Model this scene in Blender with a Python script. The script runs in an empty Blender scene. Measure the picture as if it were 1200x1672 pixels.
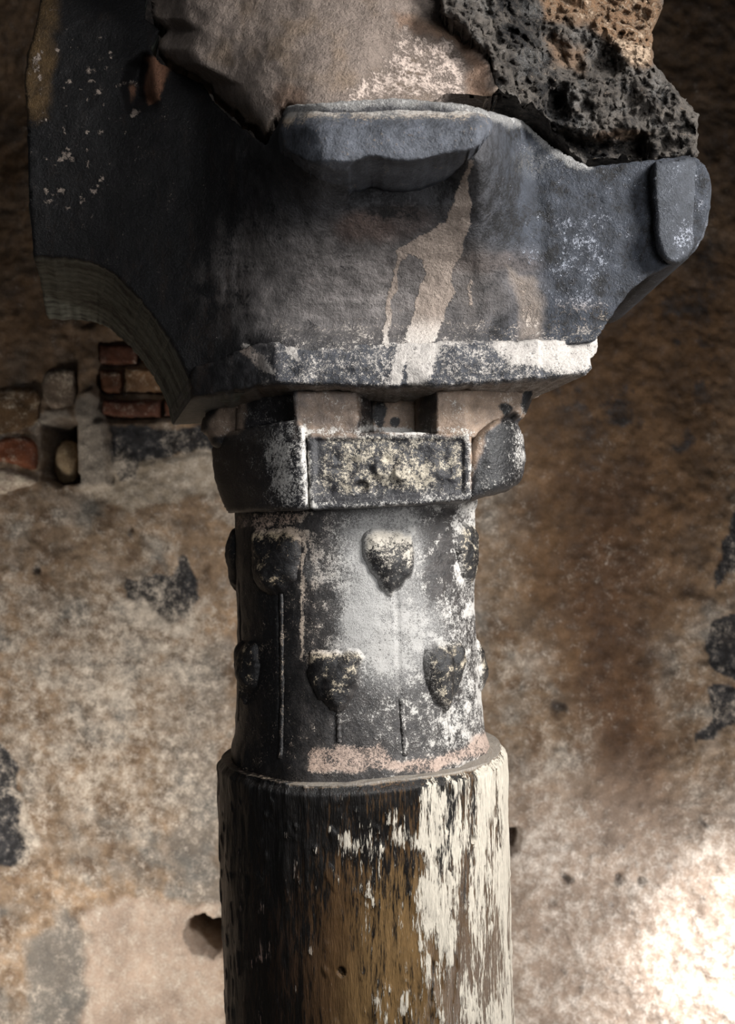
import bpy, math, random
import numpy as np
from mathutils import Vector

# ------------------------------------------------------------------ camera, world, lights, exposure
C = bpy.context.scene.collection
SC = bpy.context.scene
F, D, CX, HY = 1600.0, 1.6, 600.0, 886.0        # focal length in px of a 1200x1672 frame, distance, optical axis, eye level
cam_d = bpy.data.cameras.new('camera')
cam = bpy.data.objects.new('camera', cam_d)
C.objects.link(cam)
cam.location = (0, -D, 0)
cam.rotation_euler = (math.pi / 2, 0, 0)
cam_d.sensor_fit = 'VERTICAL'
cam_d.sensor_height = 36.0
cam_d.lens = 36.0 * F / 1672.0
cam_d.shift_y = (HY - 836.0) / 1672.0
cam_d.clip_start = 0.05
cam_d.dof.use_dof = True
cam_d.dof.focus_distance = 1.40
cam_d.dof.aperture_fstop = 5.0
SC.camera = cam

world = bpy.data.worlds.new('world')
SC.world = world
world.use_nodes = True
world.node_tree.nodes['Background'].inputs[0].default_value = (0.92, 0.95, 1.0, 1)
world.node_tree.nodes['Background'].inputs[1].default_value = 0.04


def area(name, loc, target, sx, sy, power, col):
    l = bpy.data.lights.new(name, 'AREA')
    l.shape = 'RECTANGLE'
    l.size, l.size_y = sx, sy
    l.energy = power
    l.color = col
    o = bpy.data.objects.new(name, l)
    C.objects.link(o)
    o.location = loc
    o.rotation_euler = (Vector(target) - Vector(loc)).to_track_quat('-Z', 'Y').to_euler()
    return o


def spot(name, loc, target, angle, blend, power, col, radius):
    l = bpy.data.lights.new(name, 'SPOT')
    l.spot_size = math.radians(angle)
    l.spot_blend = blend
    l.energy = power
    l.color = col
    l.shadow_soft_size = radius
    o = bpy.data.objects.new(name, l)
    C.objects.link(o)
    o.location = loc
    o.rotation_euler = (Vector(target) - Vector(loc)).to_track_quat('-Z', 'Y').to_euler()
    return o


key = area('opening_light', (1.75, -1.45, 1.15), (0, -0.15, 0.0), 0.55, 0.8, 21, (1.0, 0.985, 0.965))
key.data.spread = math.radians(75)
fil = area('front_fill_light', (1.0, -2.5, 0.35), (0.05, -0.2, 0.25), 0.9, 0.9, 4.5, (0.97, 0.98, 1.0))  # fill added to brighten the concave underside, no known opening there
fil.data.spread = math.radians(60)
wall_fill = area('left_wall_fill_light', (-1.75, -0.35, -1.75), (-0.75, 1.4, -1.20), 0.8, 0.8, 24, (1.0, 0.96, 0.90))  # unseen lamp added to brighten the lower left wall, not a real window
wall_fill.data.spread = math.radians(85)
area('right_wall_fill_light', (1.9, 0.50, -1.55), (1.0, 1.4, -1.35), 0.8, 0.8, 29, (1.0, 0.96, 0.92))  # unseen lamp added for the lower right wall, no window known
spot('sun_patch', (2.3, -0.8, 0.9), (1.06, 1.38, -1.27), 11.5, 1.0, 1500, (1.0, 0.99, 0.97), 0.10)

SC.view_settings.view_transform = 'Standard'
SC.view_settings.look = 'None'
SC.view_settings.gamma = 1.0
SC.view_settings.use_curve_mapping = False
SC.view_settings.exposure = 0.0

# ------------------------------------------------------------------ noise and painting tools
rng = np.random.RandomState(7)
PERM = np.concatenate([rng.permutation(256)] * 3)
G = rng.normal(size=(256, 3))
G /= np.linalg.norm(G, axis=1)[:, None]


def pn(p, freq, seed=0):
    q = p * freq + seed * 17.31
    i = np.floor(q).astype(int)
    f = q - i
    u = f * f * f * (f * (f * 6 - 15) + 10)
    i &= 255
    res = 0
    for dx in (0, 1):
        wx = u[:, 0] if dx else 1 - u[:, 0]
        a = PERM[i[:, 0] + dx]
        for dy in (0, 1):
            wy = u[:, 1] if dy else 1 - u[:, 1]
            b = PERM[a + i[:, 1] + dy]
            for dz in (0, 1):
                wz = u[:, 2] if dz else 1 - u[:, 2]
                g = G[PERM[b + i[:, 2] + dz] & 255]
                res = res + wx * wy * wz * (g[:, 0] * (f[:, 0] - dx) + g[:, 1] * (f[:, 1] - dy) + g[:, 2] * (f[:, 2] - dz))
    return res * 1.7


def fbm(p, freq, octv=4, seed=0, gain=0.5):
    s, a, t = 0, 1.0, 0
    for k in range(octv):
        s = s + a * pn(p, freq * 2.03 ** k, seed + k)
        t += a
        a *= gain
    return s / t * 1.5


def ridge(p, freq, octv=4, seed=0):
    s, a = 0, 1.0
    for k in range(octv):
        s = s + a * (1 - np.abs(pn(p, freq * 2.1 ** k, seed + k)) * 2)
        a *= 0.5
    return s / 2


def ss(a, b, x):
    t = np.clip((x - a) / (b - a), 0, 1)
    return t * t * (3 - 2 * t)


def pxv(px, py):
    return np.stack([px, py, np.zeros_like(px)], 1)


def unproj(px, py, Y):
    dep = Y + D
    return np.stack([(px - CX) / F * dep, Y, (HY - py) / F * dep], 1)


def proj(P):
    dep = P[:, 1] + D
    return CX + F * P[:, 0] / dep, HY - F * P[:, 2] / dep


def sdpoly(px, py, poly):
    """signed distance (negative inside) and nearest boundary point"""
    poly = np.asarray(poly, float)
    n = len(poly)
    best = np.full(px.shape, 1e9)
    nx, ny = px.copy(), py.copy()
    ins = np.zeros(px.shape, bool)
    for k in range(n):
        ax, ay = poly[k]
        bx, by = poly[(k + 1) % n]
        ex, ey = bx - ax, by - ay
        L = ex * ex + ey * ey + 1e-12
        t = np.clip(((px - ax) * ex + (py - ay) * ey) / L, 0, 1)
        qx, qy = ax + t * ex, ay + t * ey
        d = (px - qx) ** 2 + (py - qy) ** 2
        m = d < best
        best = np.where(m, d, best)
        nx = np.where(m, qx, nx)
        ny = np.where(m, qy, ny)
        if ay != by:
            c = ((ay > py) != (by > py)) & (px < (bx - ax) * (py - ay) / (by - ay) + ax)
            ins ^= c
    d = np.sqrt(best)
    return np.where(ins, -d, d), nx, ny


def catmull(pts, sub=4):
    pts = np.asarray(pts, float)
    n = len(pts)
    out = []
    for i in range(n):
        p0, p1, p2, p3 = pts[i - 1], pts[i], pts[(i + 1) % n], pts[(i + 2) % n]
        for k in range(sub):
            t = k / sub
            out.append(0.5 * (2 * p1 + (p2 - p0) * t + (2 * p0 - 5 * p1 + 4 * p2 - p3) * t * t + (3 * p1 - p0 - 3 * p2 + p3) * t ** 3))
    return np.array(out)


class Paint:
    """masks in front-elevation coordinates of the stones, edges made ragged by noise"""

    def __init__(self, px, py, amp=7, freq=0.03, seed=0):
        v = pxv(px, py)
        self.px = px + amp * fbm(v, freq, 4, seed)
        self.py = py + amp * fbm(v, freq, 4, seed + 50)
        self.rx, self.ry = px, py

    def poly(self, pts, soft=6):
        return ss(soft, -soft, sdpoly(self.px, self.py, pts)[0])

    def blob(self, cx, cy, rx, ry):
        d = np.hypot((self.px - cx) / rx, (self.py - cy) / ry)
        return ss(1.3, 0.5, d)

    def line(self, pts, w, soft=3):
        d = np.full(self.px.shape, 1e9)
        for (ax, ay), (bx, by) in zip(pts[:-1], pts[1:]):
            ex, ey = bx - ax, by - ay
            t = np.clip(((self.px - ax) * ex + (self.py - ay) * ey) / (ex * ex + ey * ey + 1e-9), 0, 1)
            d = np.minimum(d, np.hypot(self.px - ax - t * ex, self.py - ay - t * ey))
        return ss(w + soft, w - soft, d)


def lin(r, g, b):
    return np.array([(c / 255 / 12.92) if c / 255 <= 0.04045 else ((c / 255 + 0.055) / 1.055) ** 2.4 for c in (r, g, b)])


def mixc(a, b, m):
    return a * (1 - m[:, None]) + b * m[:, None]


# ------------------------------------------------------------------ materials
def weathered(name, s1=45, s2=190, s3=900, stretch=(1, 1, 1), bump=0.5, rough=(0.85, 0.6), spec=0.35,
              black=(21, 20, 21), var=0.5, edge=0.10, dust=(168, 166, 163), amp=(0.9, 0.7, 0.35), bdist=0.004, lump=0.45):
    m = bpy.data.materials.new(name)
    m.use_nodes = True
    nt = m.node_tree
    N, L = nt.nodes, nt.links
    bs = N['Principled BSDF']

    def node(t, **kw):
        n = N.new(t)
        for k, v in kw.items():
            setattr(n, k, v)
        return n

    def val(x, sock):
        if isinstance(x, (int, float)):
            sock.default_value = x
        else:
            L.new(x, sock)

    def math_(op, a, b=0.0, c=None):
        n = node('ShaderNodeMath', operation=op)
        val(a, n.inputs[0])
        val(b, n.inputs[1])
        if c is not None:
            val(c, n.inputs[2])
        return n.outputs[0]

    def sstep(x, a, b):
        n = node('ShaderNodeMapRange', interpolation_type='SMOOTHSTEP')
        val(x, n.inputs[0])
        n.inputs[1].default_value = a
        n.inputs[2].default_value = b
        return n.outputs[0]

    def mix(f, a, b, t='MIX'):
        n = node('ShaderNodeMix', data_type='RGBA', blend_type=t)
        val(f, n.inputs[0])
        for x, s in ((a, n.inputs[6]), (b, n.inputs[7])):
            if isinstance(x, (tuple, list, np.ndarray)):
                s.default_value = (*x[:3], 1)
            else:
                L.new(x, s)
        return n.outputs[2]

    tc = node('ShaderNodeTexCoord')
    mp = node('ShaderNodeMapping')
    mp.inputs['Scale'].default_value = stretch
    L.new(tc.outputs['Object'], mp.inputs['Vector'])

    def noise(scale, det, r):
        n = node('ShaderNodeTexNoise')
        n.inputs['Scale'].default_value = scale
        n.inputs['Detail'].default_value = det
        n.inputs['Roughness'].default_value = r
        L.new(mp.outputs[0], n.inputs['Vector'])
        return n.outputs['Fac']

    n1, n2, n3 = noise(s1, 6, 0.62), noise(s2, 5, 0.65), noise(s3, 2, 0.6)
    c1, c2, c3 = math_('SUBTRACT', n1, 0.5), math_('SUBTRACT', n2, 0.5), math_('SUBTRACT', n3, 0.5)
    at = {k: node('ShaderNodeAttribute', attribute_name=k) for k in ('base', 'palecol', 'msk')}
    sep = node('ShaderNodeSeparateColor')
    L.new(at['msk'].outputs['Color'], sep.inputs[0])
    pale, blk, dst = sep.outputs[0], sep.outputs[1], sep.outputs[2]
    nz = math_('ADD', math_('ADD', math_('MULTIPLY', c1, amp[0]), math_('MULTIPLY', c2, amp[1])), math_('MULTIPLY', c3, amp[2]))
    nz2 = math_('SUBTRACT', math_('MULTIPLY', c2, amp[1] * 1.1), math_('MULTIPLY', c1, amp[0] * 0.8))
    fp = sstep(math_('ADD', pale, nz), 0.5 - edge, 0.5 + edge)
    fb = sstep(math_('ADD', blk, nz2), 0.5 - edge * 1.8, 0.5 + edge * 1.8)
    fd = sstep(math_('ADD', dst, math_('MULTIPLY', math_('ADD', c2, c3), 0.9)), 0.15, 1.0)
    v = math_('ADD', 1.0, math_('ADD', math_('MULTIPLY', c1, var * 2.2), math_('MULTIPLY', c2, var * 1.6)))
    v = math_('MAXIMUM', v, 0.15)
    col = mix(1.0, at['base'].outputs['Color'], v, 'MULTIPLY')
    bl = lin(*black)
    bcol = mix(sstep(n2, 0.35, 0.75), bl * 0.55, bl * 1.8)
    col = mix(fb, col, bcol)
    pv = math_('ADD', 1.0, math_('ADD', math_('MULTIPLY', c2, 0.9), math_('MULTIPLY', c1, 0.5)))
    pc = mix(1.0, at['palecol'].outputs['Color'], pv, 'MULTIPLY')
    col = mix(fp, col, pc)
    col = mix(fd, col, lin(*dust))
    gr = math_('ADD', 1.0, math_('MULTIPLY', c3, 0.9))
    col = mix(1.0, col, gr, 'MULTIPLY')
    L.new(col, bs.inputs['Base Color'])
    r = math_('ADD', rough[1], math_('MULTIPLY', math_('MAXIMUM', fp, fd), rough[0] - rough[1]))
    L.new(r, bs.inputs['Roughness'])
    bs.inputs['Specular IOR Level'].default_value = spec
    h = math_('ADD', math_('ADD', math_('MULTIPLY', n1, 0.8 * lump), math_('MULTIPLY', n2, 0.8)),
              math_('ADD', math_('MULTIPLY', n3, 0.26), math_('MULTIPLY', fp, 0.35)))
    bp = node('ShaderNodeBump')
    bp.inputs['Strength'].default_value = bump
    bp.inputs['Distance'].default_value = bdist
    L.new(h, bp.inputs['Height'])
    L.new(bp.outputs[0], bs.inputs['Normal'])
    return m


M_STONE = weathered('sooty_stone', s1=38, s2=230, s3=800, bump=1.0, amp=(0.8, 1.0, 0.8), var=0.85)
M_CORNICE = weathered('speckled_cornice', s1=60, s2=260, s3=800, bump=0.7, amp=(0.6, 1.0, 0.8), edge=0.12)
M_NECK = weathered('limewashed_stone', s1=70, s2=260, s3=800, amp=(0.55, 0.95, 0.8), edge=0.13, bump=0.5, rough=(0.85, 0.42), spec=0.5)
M_SHAFT = weathered('worn_painted_shaft', s1=85, s2=280, stretch=(1, 1, 0.12), bump=0.8, rough=(0.7, 0.38), spec=0.5,
                    black=(16, 13, 11), edge=0.07, amp=(0.9, 1.15, 0.5))
M_SOFFIT = weathered('swept_soffit', bump=0.4)
M_RUBBLE = weathered('rubble_and_lime', s1=70, s2=230, bump=1.0, lump=1.0, rough=(0.9, 0.85), spec=0.2, bdist=0.008)
M_WALL = weathered('old_wall_plaster', s1=9, s2=36, s3=190, bump=0.5, rough=(0.95, 0.9), spec=0.15, bdist=0.012,
                   black=(52, 51, 52), var=0.5, edge=0.28, amp=(0.55, 0.95, 0.6))

# ------------------------------------------------------------------ mesh tools


def link_mesh(name, V, faces, mat, parent, attrs, origin=None):
    V = np.asarray(V, float)
    if origin is not None:
        V = V - np.asarray(origin)
    me = bpy.data.meshes.new(name)
    me.from_pydata(V.tolist(), [], faces)
    me.update()
    me.polygons.foreach_set('use_smooth', [True] * len(me.polygons))
    n = len(V)
    for k in ('base', 'palecol', 'msk'):
        a = me.attributes.new(k, 'FLOAT_COLOR', 'POINT')
        arr = np.ones((n, 4))
        arr[:, :3] = attrs[k]
        a.data.foreach_set('color', arr.ravel())
    me.materials.append(mat)
    o = bpy.data.objects.new(name, me)
    C.objects.link(o)
    if parent is not None:
        o.parent = parent
    elif origin is not None:
        o.location = origin
    return o


def attr(base, palecol, pale, black, dust):
    return {'base': np.clip(base, 0.001, 1), 'palecol': np.clip(palecol, 0.001, 1),
            'msk': np.stack([pale, black, dust], 1)}


BED = {}


def relief(name, outline, Yf, mat, parent, origin, paint, step=3.0, back=(0, 0.3), bevel=8, bed=None, billow=False, bevdep=None, rings=4,
           rough=0.004, rfreq=14, rag=1.5, smooth=True, seed=0, side_paint=None, shrink=0.0):
    """a solid stone whose front face stands at depth Yf over an outline, sides run back along 'back' and close"""
    poly = catmull(outline) if smooth else np.asarray(outline, float)
    x0, y0 = poly.min(0) - step
    x1, y1 = poly.max(0) + step
    gx = np.arange(x0, x1 + step, step)
    gy = np.arange(y0, y1 + step, step)
    PX, PY = np.meshgrid(gx, gy)
    shp = PX.shape
    px, py = PX.ravel(), PY.ravel()
    sd, nx, ny = sdpoly(px, py, poly)
    keep = sd < 0.7 * step
    snap = keep & (sd > -0.5 * step)
    px = np.where(snap, nx, px)
    py = np.where(snap, ny, py)
    sd = np.where(snap, 0, sd)
    idx = np.arange(px.size).reshape(shp)
    q = np.stack([idx[:-1, :-1], idx[1:, :-1], idx[1:, 1:], idx[:-1, 1:]], -1).reshape(-1, 4)
    q = q[keep[q].all(1)]
    used = np.unique(q)
    mp = np.full(px.size, -1)
    mp[used] = np.arange(len(used))
    q = mp[q]
    px, py, sd = px[used], py[used], sd[used]
    v2 = pxv(px, py)
    if rag:
        px = px + rag * fbm(v2, 0.06, 3, seed + 3)
        py = py + rag * fbm(v2, 0.06, 3, seed + 9)
    Y = Yf(px, py)
    if bevel:
        bd = bevel / 1000.0 if bevdep is None else bevdep
        t = np.clip(1 - (-sd) / bevel, 0, 1)
        Y = Y + bd * (1 - np.sqrt(np.maximum(1 - t * t, 0)))
    P = unproj(px, py, Y)
    if billow:
        P = unproj(px, py, Y - rough * (2.2 * np.abs(fbm(P, rfreq, 5, seed, 0.62)) - 0.4))
    elif rough:
        P = unproj(px, py, Y - rough * fbm(P, rfreq, 5, seed, 0.55))
    # boundary
    E = {}
    for a, b, c, d in q.tolist():
        for e in ((a, b), (b, c), (c, d), (d, a)):
            k = (min(e), max(e))
            if k in E:
                E[k] = None
            else:
                E[k] = e
    be = [e for e in E.values() if e]
    bv = sorted({i for e in be for i in e})
    bi = {v: i for i, v in enumerate(bv)}
    nb = len(bv)
    B = P[bv]
    if callable(back):
        dv = back(px[bv], py[bv])
    else:
        dv = np.tile(np.array([back[0], back[1], 0.0]), (nb, 1))
    allV = [P]
    faces = q.tolist()
    cen = B.mean(0)
    prev = list(bv)
    n0 = len(P)
    for k in range(1, rings + 1):
        t = k / rings
        R = B + dv * t
        if shrink:
            R = R + (cen + dv.mean(0) * t - R) * shrink * t
        if rough and k < rings:
            R = R + (rough * 0.6 * fbm(R, rfreq * 1.3, 4, seed + 5))[:, None] * np.array([0.7, 0.0, 0.7])
        allV.append(R)
        cur = [n0 + i for i in range(nb)]
        n0 += nb
        for a, b in be:
            faces.append((prev[bi[b]], prev[bi[a]], cur[bi[a]], cur[bi[b]]))
        prev = cur
    allV.append((allV[-1].mean(0))[None])
    for a, b in be:
        faces.append((prev[bi[b]], prev[bi[a]], n0))
    V = np.concatenate(allV)
    if bed == 'lay':                      # remember the top of this stone, so that what lies on it rests there
        for b, z in zip(np.round(V[:, 0] / 0.006).astype(int).tolist(), V[:, 2].tolist()):
            BED[b] = max(BED.get(b, -9), z)
    elif bed == 'rest':
        ks = sorted(BED)
        mx = [max(BED.get(k + e, -9) for e in (-1, 0, 1)) for k in ks]
        fl = np.interp(V[:, 0], np.array(ks) * 0.006, mx) + 0.003
        V[:, 2] = np.where(V[:, 0] > -0.118, np.maximum(V[:, 2], fl), V[:, 2])
    qx, qy = proj(V)
    qx[:len(P)], qy[:len(P)] = px, py
    nf = len(P)
    side = np.zeros(len(V))
    side[nf:] = np.minimum(1, np.repeat(np.arange(1, rings + 1) / rings, nb).tolist() + [1]) if rings else 1
    A = paint(qx, qy, V, side)
    return link_mesh(name, V, [tuple(reversed(f)) if False else f for f in faces], mat, parent, A, origin)


def thing(name, label, cat, loc, group=None):
    o = bpy.data.objects.new(name, None)
    o.empty_display_size = 0.05
    C.objects.link(o)
    o.location = loc
    o['label'] = label
    o['category'] = cat
    if group:
        o['group'] = group
    return o


def pts_y(table, x):
    t = np.asarray(table, float)
    return np.interp(x, t[:, 0], t[:, 1])


# ------------------------------------------------------------------ palette (surface colours)
BLK = lin(44, 45, 51)
BLUE = lin(78, 85, 98)
SOOT = lin(30, 28, 28)
GREY = lin(96, 92, 92)
PALE = lin(196, 180, 164)
PINK = lin(184, 152, 132)
WHITE = lin(192, 188, 182)
TAN = lin(160, 126, 92)
DUSTC = lin(190, 174, 156)
BROWN = lin(120, 86, 48)

# ------------------------------------------------------------------ wall behind (Y = 1.4), floor
WY = 1.40
wx = np.concatenate([np.arange(-900, -40, 24), np.arange(-40, 1240, 4.0), np.arange(1240, 2100, 24)])
wy = np.concatenate([np.arange(-500, -40, 24), np.arange(-40, 1700, 4.0), np.arange(1700, 1960, 16)])
PXg, PYg = np.meshgrid(wx, wy)
px, py = PXg.ravel(), PYg.ravel()
v2 = pxv(px, py)


def wall_paint(px, py):
    v = pxv(px, py)
    p = Paint(px, py, 12, 0.02, 3)
    n = fbm(v, 0.004, 4, 11)
    nb = fbm(v, 0.012, 4, 12)
    p2 = Paint(px, py, 34, 0.012, 83)
    n3 = fbm(v, 0.02, 5, 13, 0.6)
    n4 = fbm(v, 0.045, 4, 14, 0.6)
    base = np.tile(lin(132, 112, 92), (len(px), 1))
    base = mixc(base, lin(146, 122, 98), ss(-0.1, 0.5, n))
    base = mixc(base, lin(122, 116, 108), ss(0.0, 0.6, nb))
    base = mixc(base, lin(106, 84, 64), 0.8 * ss(0.05, 0.5, n3))
    base = mixc(base, lin(160, 144, 128), 0.7 * ss(0.1, 0.55, -n3))
    n5 = fbm(v, 0.10, 3, 15, 0.7)
    base = base * np.clip(1 + 0.34 * n4 + 0.34 * n5, 0.3, 2)[:, None]
    upper = ss(820, 520, p.py)
    base = mixc(base, lin(102, 78, 56) * (1 + 0.35 * n4[:, None]), upper * 0.7)
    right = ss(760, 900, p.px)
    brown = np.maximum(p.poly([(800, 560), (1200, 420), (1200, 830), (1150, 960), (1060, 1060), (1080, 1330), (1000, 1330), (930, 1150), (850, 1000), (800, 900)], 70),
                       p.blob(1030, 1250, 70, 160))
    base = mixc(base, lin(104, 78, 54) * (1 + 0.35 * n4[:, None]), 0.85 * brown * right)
    shadow_band = p2.poly([(930, 760), (1040, 740), (1060, 1000), (1075, 1330), (1010, 1345), (960, 1200), (925, 960)], 45)  # column's shadow band, painted into the wall colour as dark brown
    base = mixc(base, lin(80, 58, 42) * (1 + 0.4 * n4[:, None]), 0.7 * shadow_band)
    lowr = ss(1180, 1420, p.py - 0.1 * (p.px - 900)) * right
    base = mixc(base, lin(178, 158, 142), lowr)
    pinkl = p2.poly([(140, 1500), (200, 1470), (300, 1480), (360, 1470), (380, 1700), (140, 1700)], 14)
    base = mixc(base, lin(178, 156, 138), pinkl)
    lp = p.poly([(130, 800), (165, 790), (190, 735), (250, 745), (340, 735), (370, 760), (370, 800), (300, 815), (220, 830), (150, 815)], 6)
    base = mixc(base, lin(168, 152, 132), lp)
    post = np.maximum(p.poly([(128, 650), (150, 640), (168, 655), (176, 700), (180, 796), (130, 796), (128, 740)], 6), p.poly([(66, 674), (118, 668), (124, 688), (66, 694)], 4))
    base = mixc(base, lin(146, 136, 124), 0.85 * post)
    greyz = np.maximum.reduce([p2.poly([(55, 1530), (100, 1480), (140, 1540), (145, 1700), (40, 1700)], 14),
                               0.8 * p2.poly([(295, 1200), (370, 1180), (370, 1480), (300, 1470), (290, 1330)], 16),
                               0.7 * p2.poly([(300, 1060), (370, 1040), (370, 1180), (280, 1230)], 20)])
    base = mixc(base, lin(116, 112, 106), greyz * 0.8)
    # pale flecks of lime
    pale = 0.30 + 0.10 * nb
    pale = pale + 0.17 * p.poly([(0, 960), (120, 960), (330, 1010), (370, 1180), (330, 1330), (60, 1330), (0, 1180)], 60)
    pale = pale - 0.22 * upper - 0.17 * brown * right + 0.12 * lowr + 0.10 * pinkl + 0.2 * lp
    halo = np.maximum.reduce([p.poly([(180, 975), (240, 985), (280, 1035), (330, 1000), (330, 970), (340, 985), (300, 1045), (250, 1030)], 6),
                              p.poly([(20, 1270), (50, 1320), (60, 1370), (40, 1420), (0, 1440), (30, 1400), (30, 1330)], 6)])
    pale = pale + 0.3 * halo
    # dark paint patches
    dk = [[(195, 950), (205, 938), (235, 945), (255, 935), (275, 938), (285, 912), (300, 910), (312, 930), (318, 960), (325, 980), (305, 1000), (285, 1018), (262, 1010), (245, 990), (235, 975), (200, 978)],
          [(-40, 1200), (0, 1210), (15, 1225), (25, 1260), (38, 1300), (30, 1340), (50, 1370), (40, 1400), (20, 1420), (-40, 1430)],
          [(1160, 1010), (1200, 1000), (1240, 1010), (1240, 1110), (1200, 1105), (1165, 1090), (1150, 1060)],
          [(1160, 1130), (1175, 1118), (1240, 1130), (1240, 1170), (1185, 1185), (1175, 1205), (1140, 1215), (1138, 1200), (1160, 1180)],
          [(1205, 820), (1240, 800), (1240, 930), (1190, 945), (1165, 965), (1170, 930)],
          [(176, 696), (350, 700), (356, 745), (330, 738), (300, 735), (270, 742), (232, 752), (222, 785), (190, 790), (180, 740)]]
    b = 0
    for i, d in enumerate(dk):
        b = np.maximum(b, p.poly(d, 3) * 1.0)
    sp = fbm(v, 0.02, 3, 44)
    sp = fbm(v * np.array([1, 0.8, 1]), 0.013, 6, 44, 0.68)
    spots = ss(0.05, 0.45, sp) * p.poly([(850, 300), (1200, 300), (1200, 820), (900, 700), (820, 540)], 60)
    spots = np.maximum(spots, p.poly([(960, 500), (1050, 470), (1080, 520), (1010, 560), (960, 560)], 20) * 0.8)
    spots = np.maximum(spots, 0.8 * p2.poly([(935, 660), (1010, 690), (1000, 780), (960, 790), (925, 730)], 26))
    pits = ss(0.42, 0.62, fbm(v, 0.055, 3, 46)) * (0.4 + 0.6 * lowr)
    top = ss(330, 80, p.py)
    topr = p.poly([(1050, -200), (1500, -200), (1500, 330), (1150, 330), (1080, 250)], 60)
    b = np.maximum(b, 0.55 * pits)
    b = np.maximum(b, np.maximum(0.66 * spots, 0.42 * topr))
    for cx, cy, r in ((910, 1158, 16), (1012, 1434, 10), (925, 1436, 9), (1155, 1346, 7), (1045, 1440, 8), (1035, 1486, 6), (215, 866, 6), (60, 930, 8), (1105, 555, 9)):
        b = np.maximum(b, 0.75 * p.blob(cx, cy, r, r))
    b = np.maximum(b, 0.30 + 0.05 * n)
    palec = np.tile(lin(170, 158, 144), (len(px), 1))
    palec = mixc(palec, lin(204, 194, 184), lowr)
    return attr(base, palec, pale, b, np.zeros(len(px)))


def wall_depth(px, py):
    """recesses and proud strips of the wall, metres, + is away"""
    w = Paint(px, py, 4, 0.03, 21)
    d = np.zeros(len(px))
    d += 0.30 * ss(3, -3, sdpoly(w.px, w.py, [(66, 694), (90, 688), (128, 690), (130, 786), (95, 790), (68, 780)])[0])
    d += 0.34 * ss(3, -3, sdpoly(w.px, w.py, [(312, 1500), (335, 1494), (362, 1500), (366, 1555), (345, 1562), (318, 1548), (305, 1530)])[0])
    d += 0.10 * ss(3, -3, sdpoly(w.px, w.py, [(815, 1362), (848, 1354), (852, 1372), (843, 1392), (815, 1400)])[0])
    d += 0.008 * ss(4, -4, sdpoly(w.px, w.py, [(178, 694), (370, 690), (370, 738), (300, 745), (240, 758), (182, 790)])[0])
    d += 0.035 * ss(4, -4, sdpoly(w.px, w.py, [(158, 560), (420, 540), (420, 684), (160, 690)])[0])
    d -= 0.03 * ss(6, -4, sdpoly(w.px, w.py, [(126, 650), (150, 640), (168, 655), (176, 700), (178, 792), (132, 796), (126, 740)])[0])
    d -= 0.02 * ss(8, -4, sdpoly(w.px, w.py, [(132, 540), (160, 530), (158, 640), (130, 645)])[0])
    d -= 0.014 * ss(5, -3, sdpoly(w.px, w.py, [(70, 672), (120, 668), (124, 686), (68, 692)])[0])
    for q in ([(195, 950), (235, 945), (275, 938), (300, 910), (318, 960), (305, 1000), (270, 1015), (235, 975)],
              [(-40, 1210), (25, 1260), (38, 1310), (45, 1385), (-40, 1430)],
              [(1160, 1010), (1240, 1010), (1240, 1110), (1155, 1080)]):
        d += 0.010 * ss(4, -4, sdpoly(w.px, w.py, q)[0])
    for cx, cy, r in ((1012, 1434, 8), (925, 1436, 7), (1045, 1440, 6), (215, 866, 6), (60, 930, 7), (910, 1158, 12)):
        d += 0.018 * ss(r + 2, r - 3, np.hypot(w.px - cx, w.py - cy))
    return d


P0 = unproj(px, py, np.full(len(px), WY))
Yw = WY + wall_depth(px, py) - 0.030 * fbm(P0, 1.6, 5, 31) - 0.012 * fbm(P0, 11, 4, 33, 0.6) - 0.006 * fbm(P0, 34, 3, 34, 0.6)
P = P0.copy()
P[:, 1] = Yw
idx = np.arange(len(px)).reshape(PXg.shape)
q = np.stack([idx[:-1, :-1], idx[:-1, 1:], idx[1:, 1:], idx[1:, :-1]], -1).reshape(-1, 4)
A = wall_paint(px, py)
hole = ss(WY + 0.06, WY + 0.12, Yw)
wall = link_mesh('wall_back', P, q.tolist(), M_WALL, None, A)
wall['kind'] = 'structure'

# floor far below the frame
zf = -1.90
fm = bpy.data.meshes.new('floor')
fm.from_pydata([(-3.2, -2.6, zf), (3.2, -2.6, zf), (3.2, 1.5, zf), (-3.2, 1.5, zf), (-3.2, -2.6, zf - .1), (3.2, -2.6, zf - .1), (3.2, 1.5, zf - .1), (-3.2, 1.5, zf - .1)], [],
               [(0, 1, 2, 3), (7, 6, 5, 4), (0, 4, 5, 1), (1, 5, 6, 2), (2, 6, 7, 3), (3, 7, 4, 0)])
fo = bpy.data.objects.new('floor', fm)
C.objects.link(fo)
fo['kind'] = 'structure'
mf = bpy.data.materials.new('earth_floor')
mf.use_nodes = True
nz = mf.node_tree.nodes.new('ShaderNodeTexNoise')
nz.inputs['Scale'].default_value = 9
cr = mf.node_tree.nodes.new('ShaderNodeValToRGB')
cr.color_ramp.elements[0].color = (0.10, 0.075, 0.05, 1)
cr.color_ramp.elements[1].color = (0.30, 0.25, 0.20, 1)
mf.node_tree.links.new(nz.outputs['Fac'], cr.inputs[0])
mf.node_tree.links.new(cr.outputs[0], mf.node_tree.nodes['Principled BSDF'].inputs['Base Color'])
fm.materials.append(mf)


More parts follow.
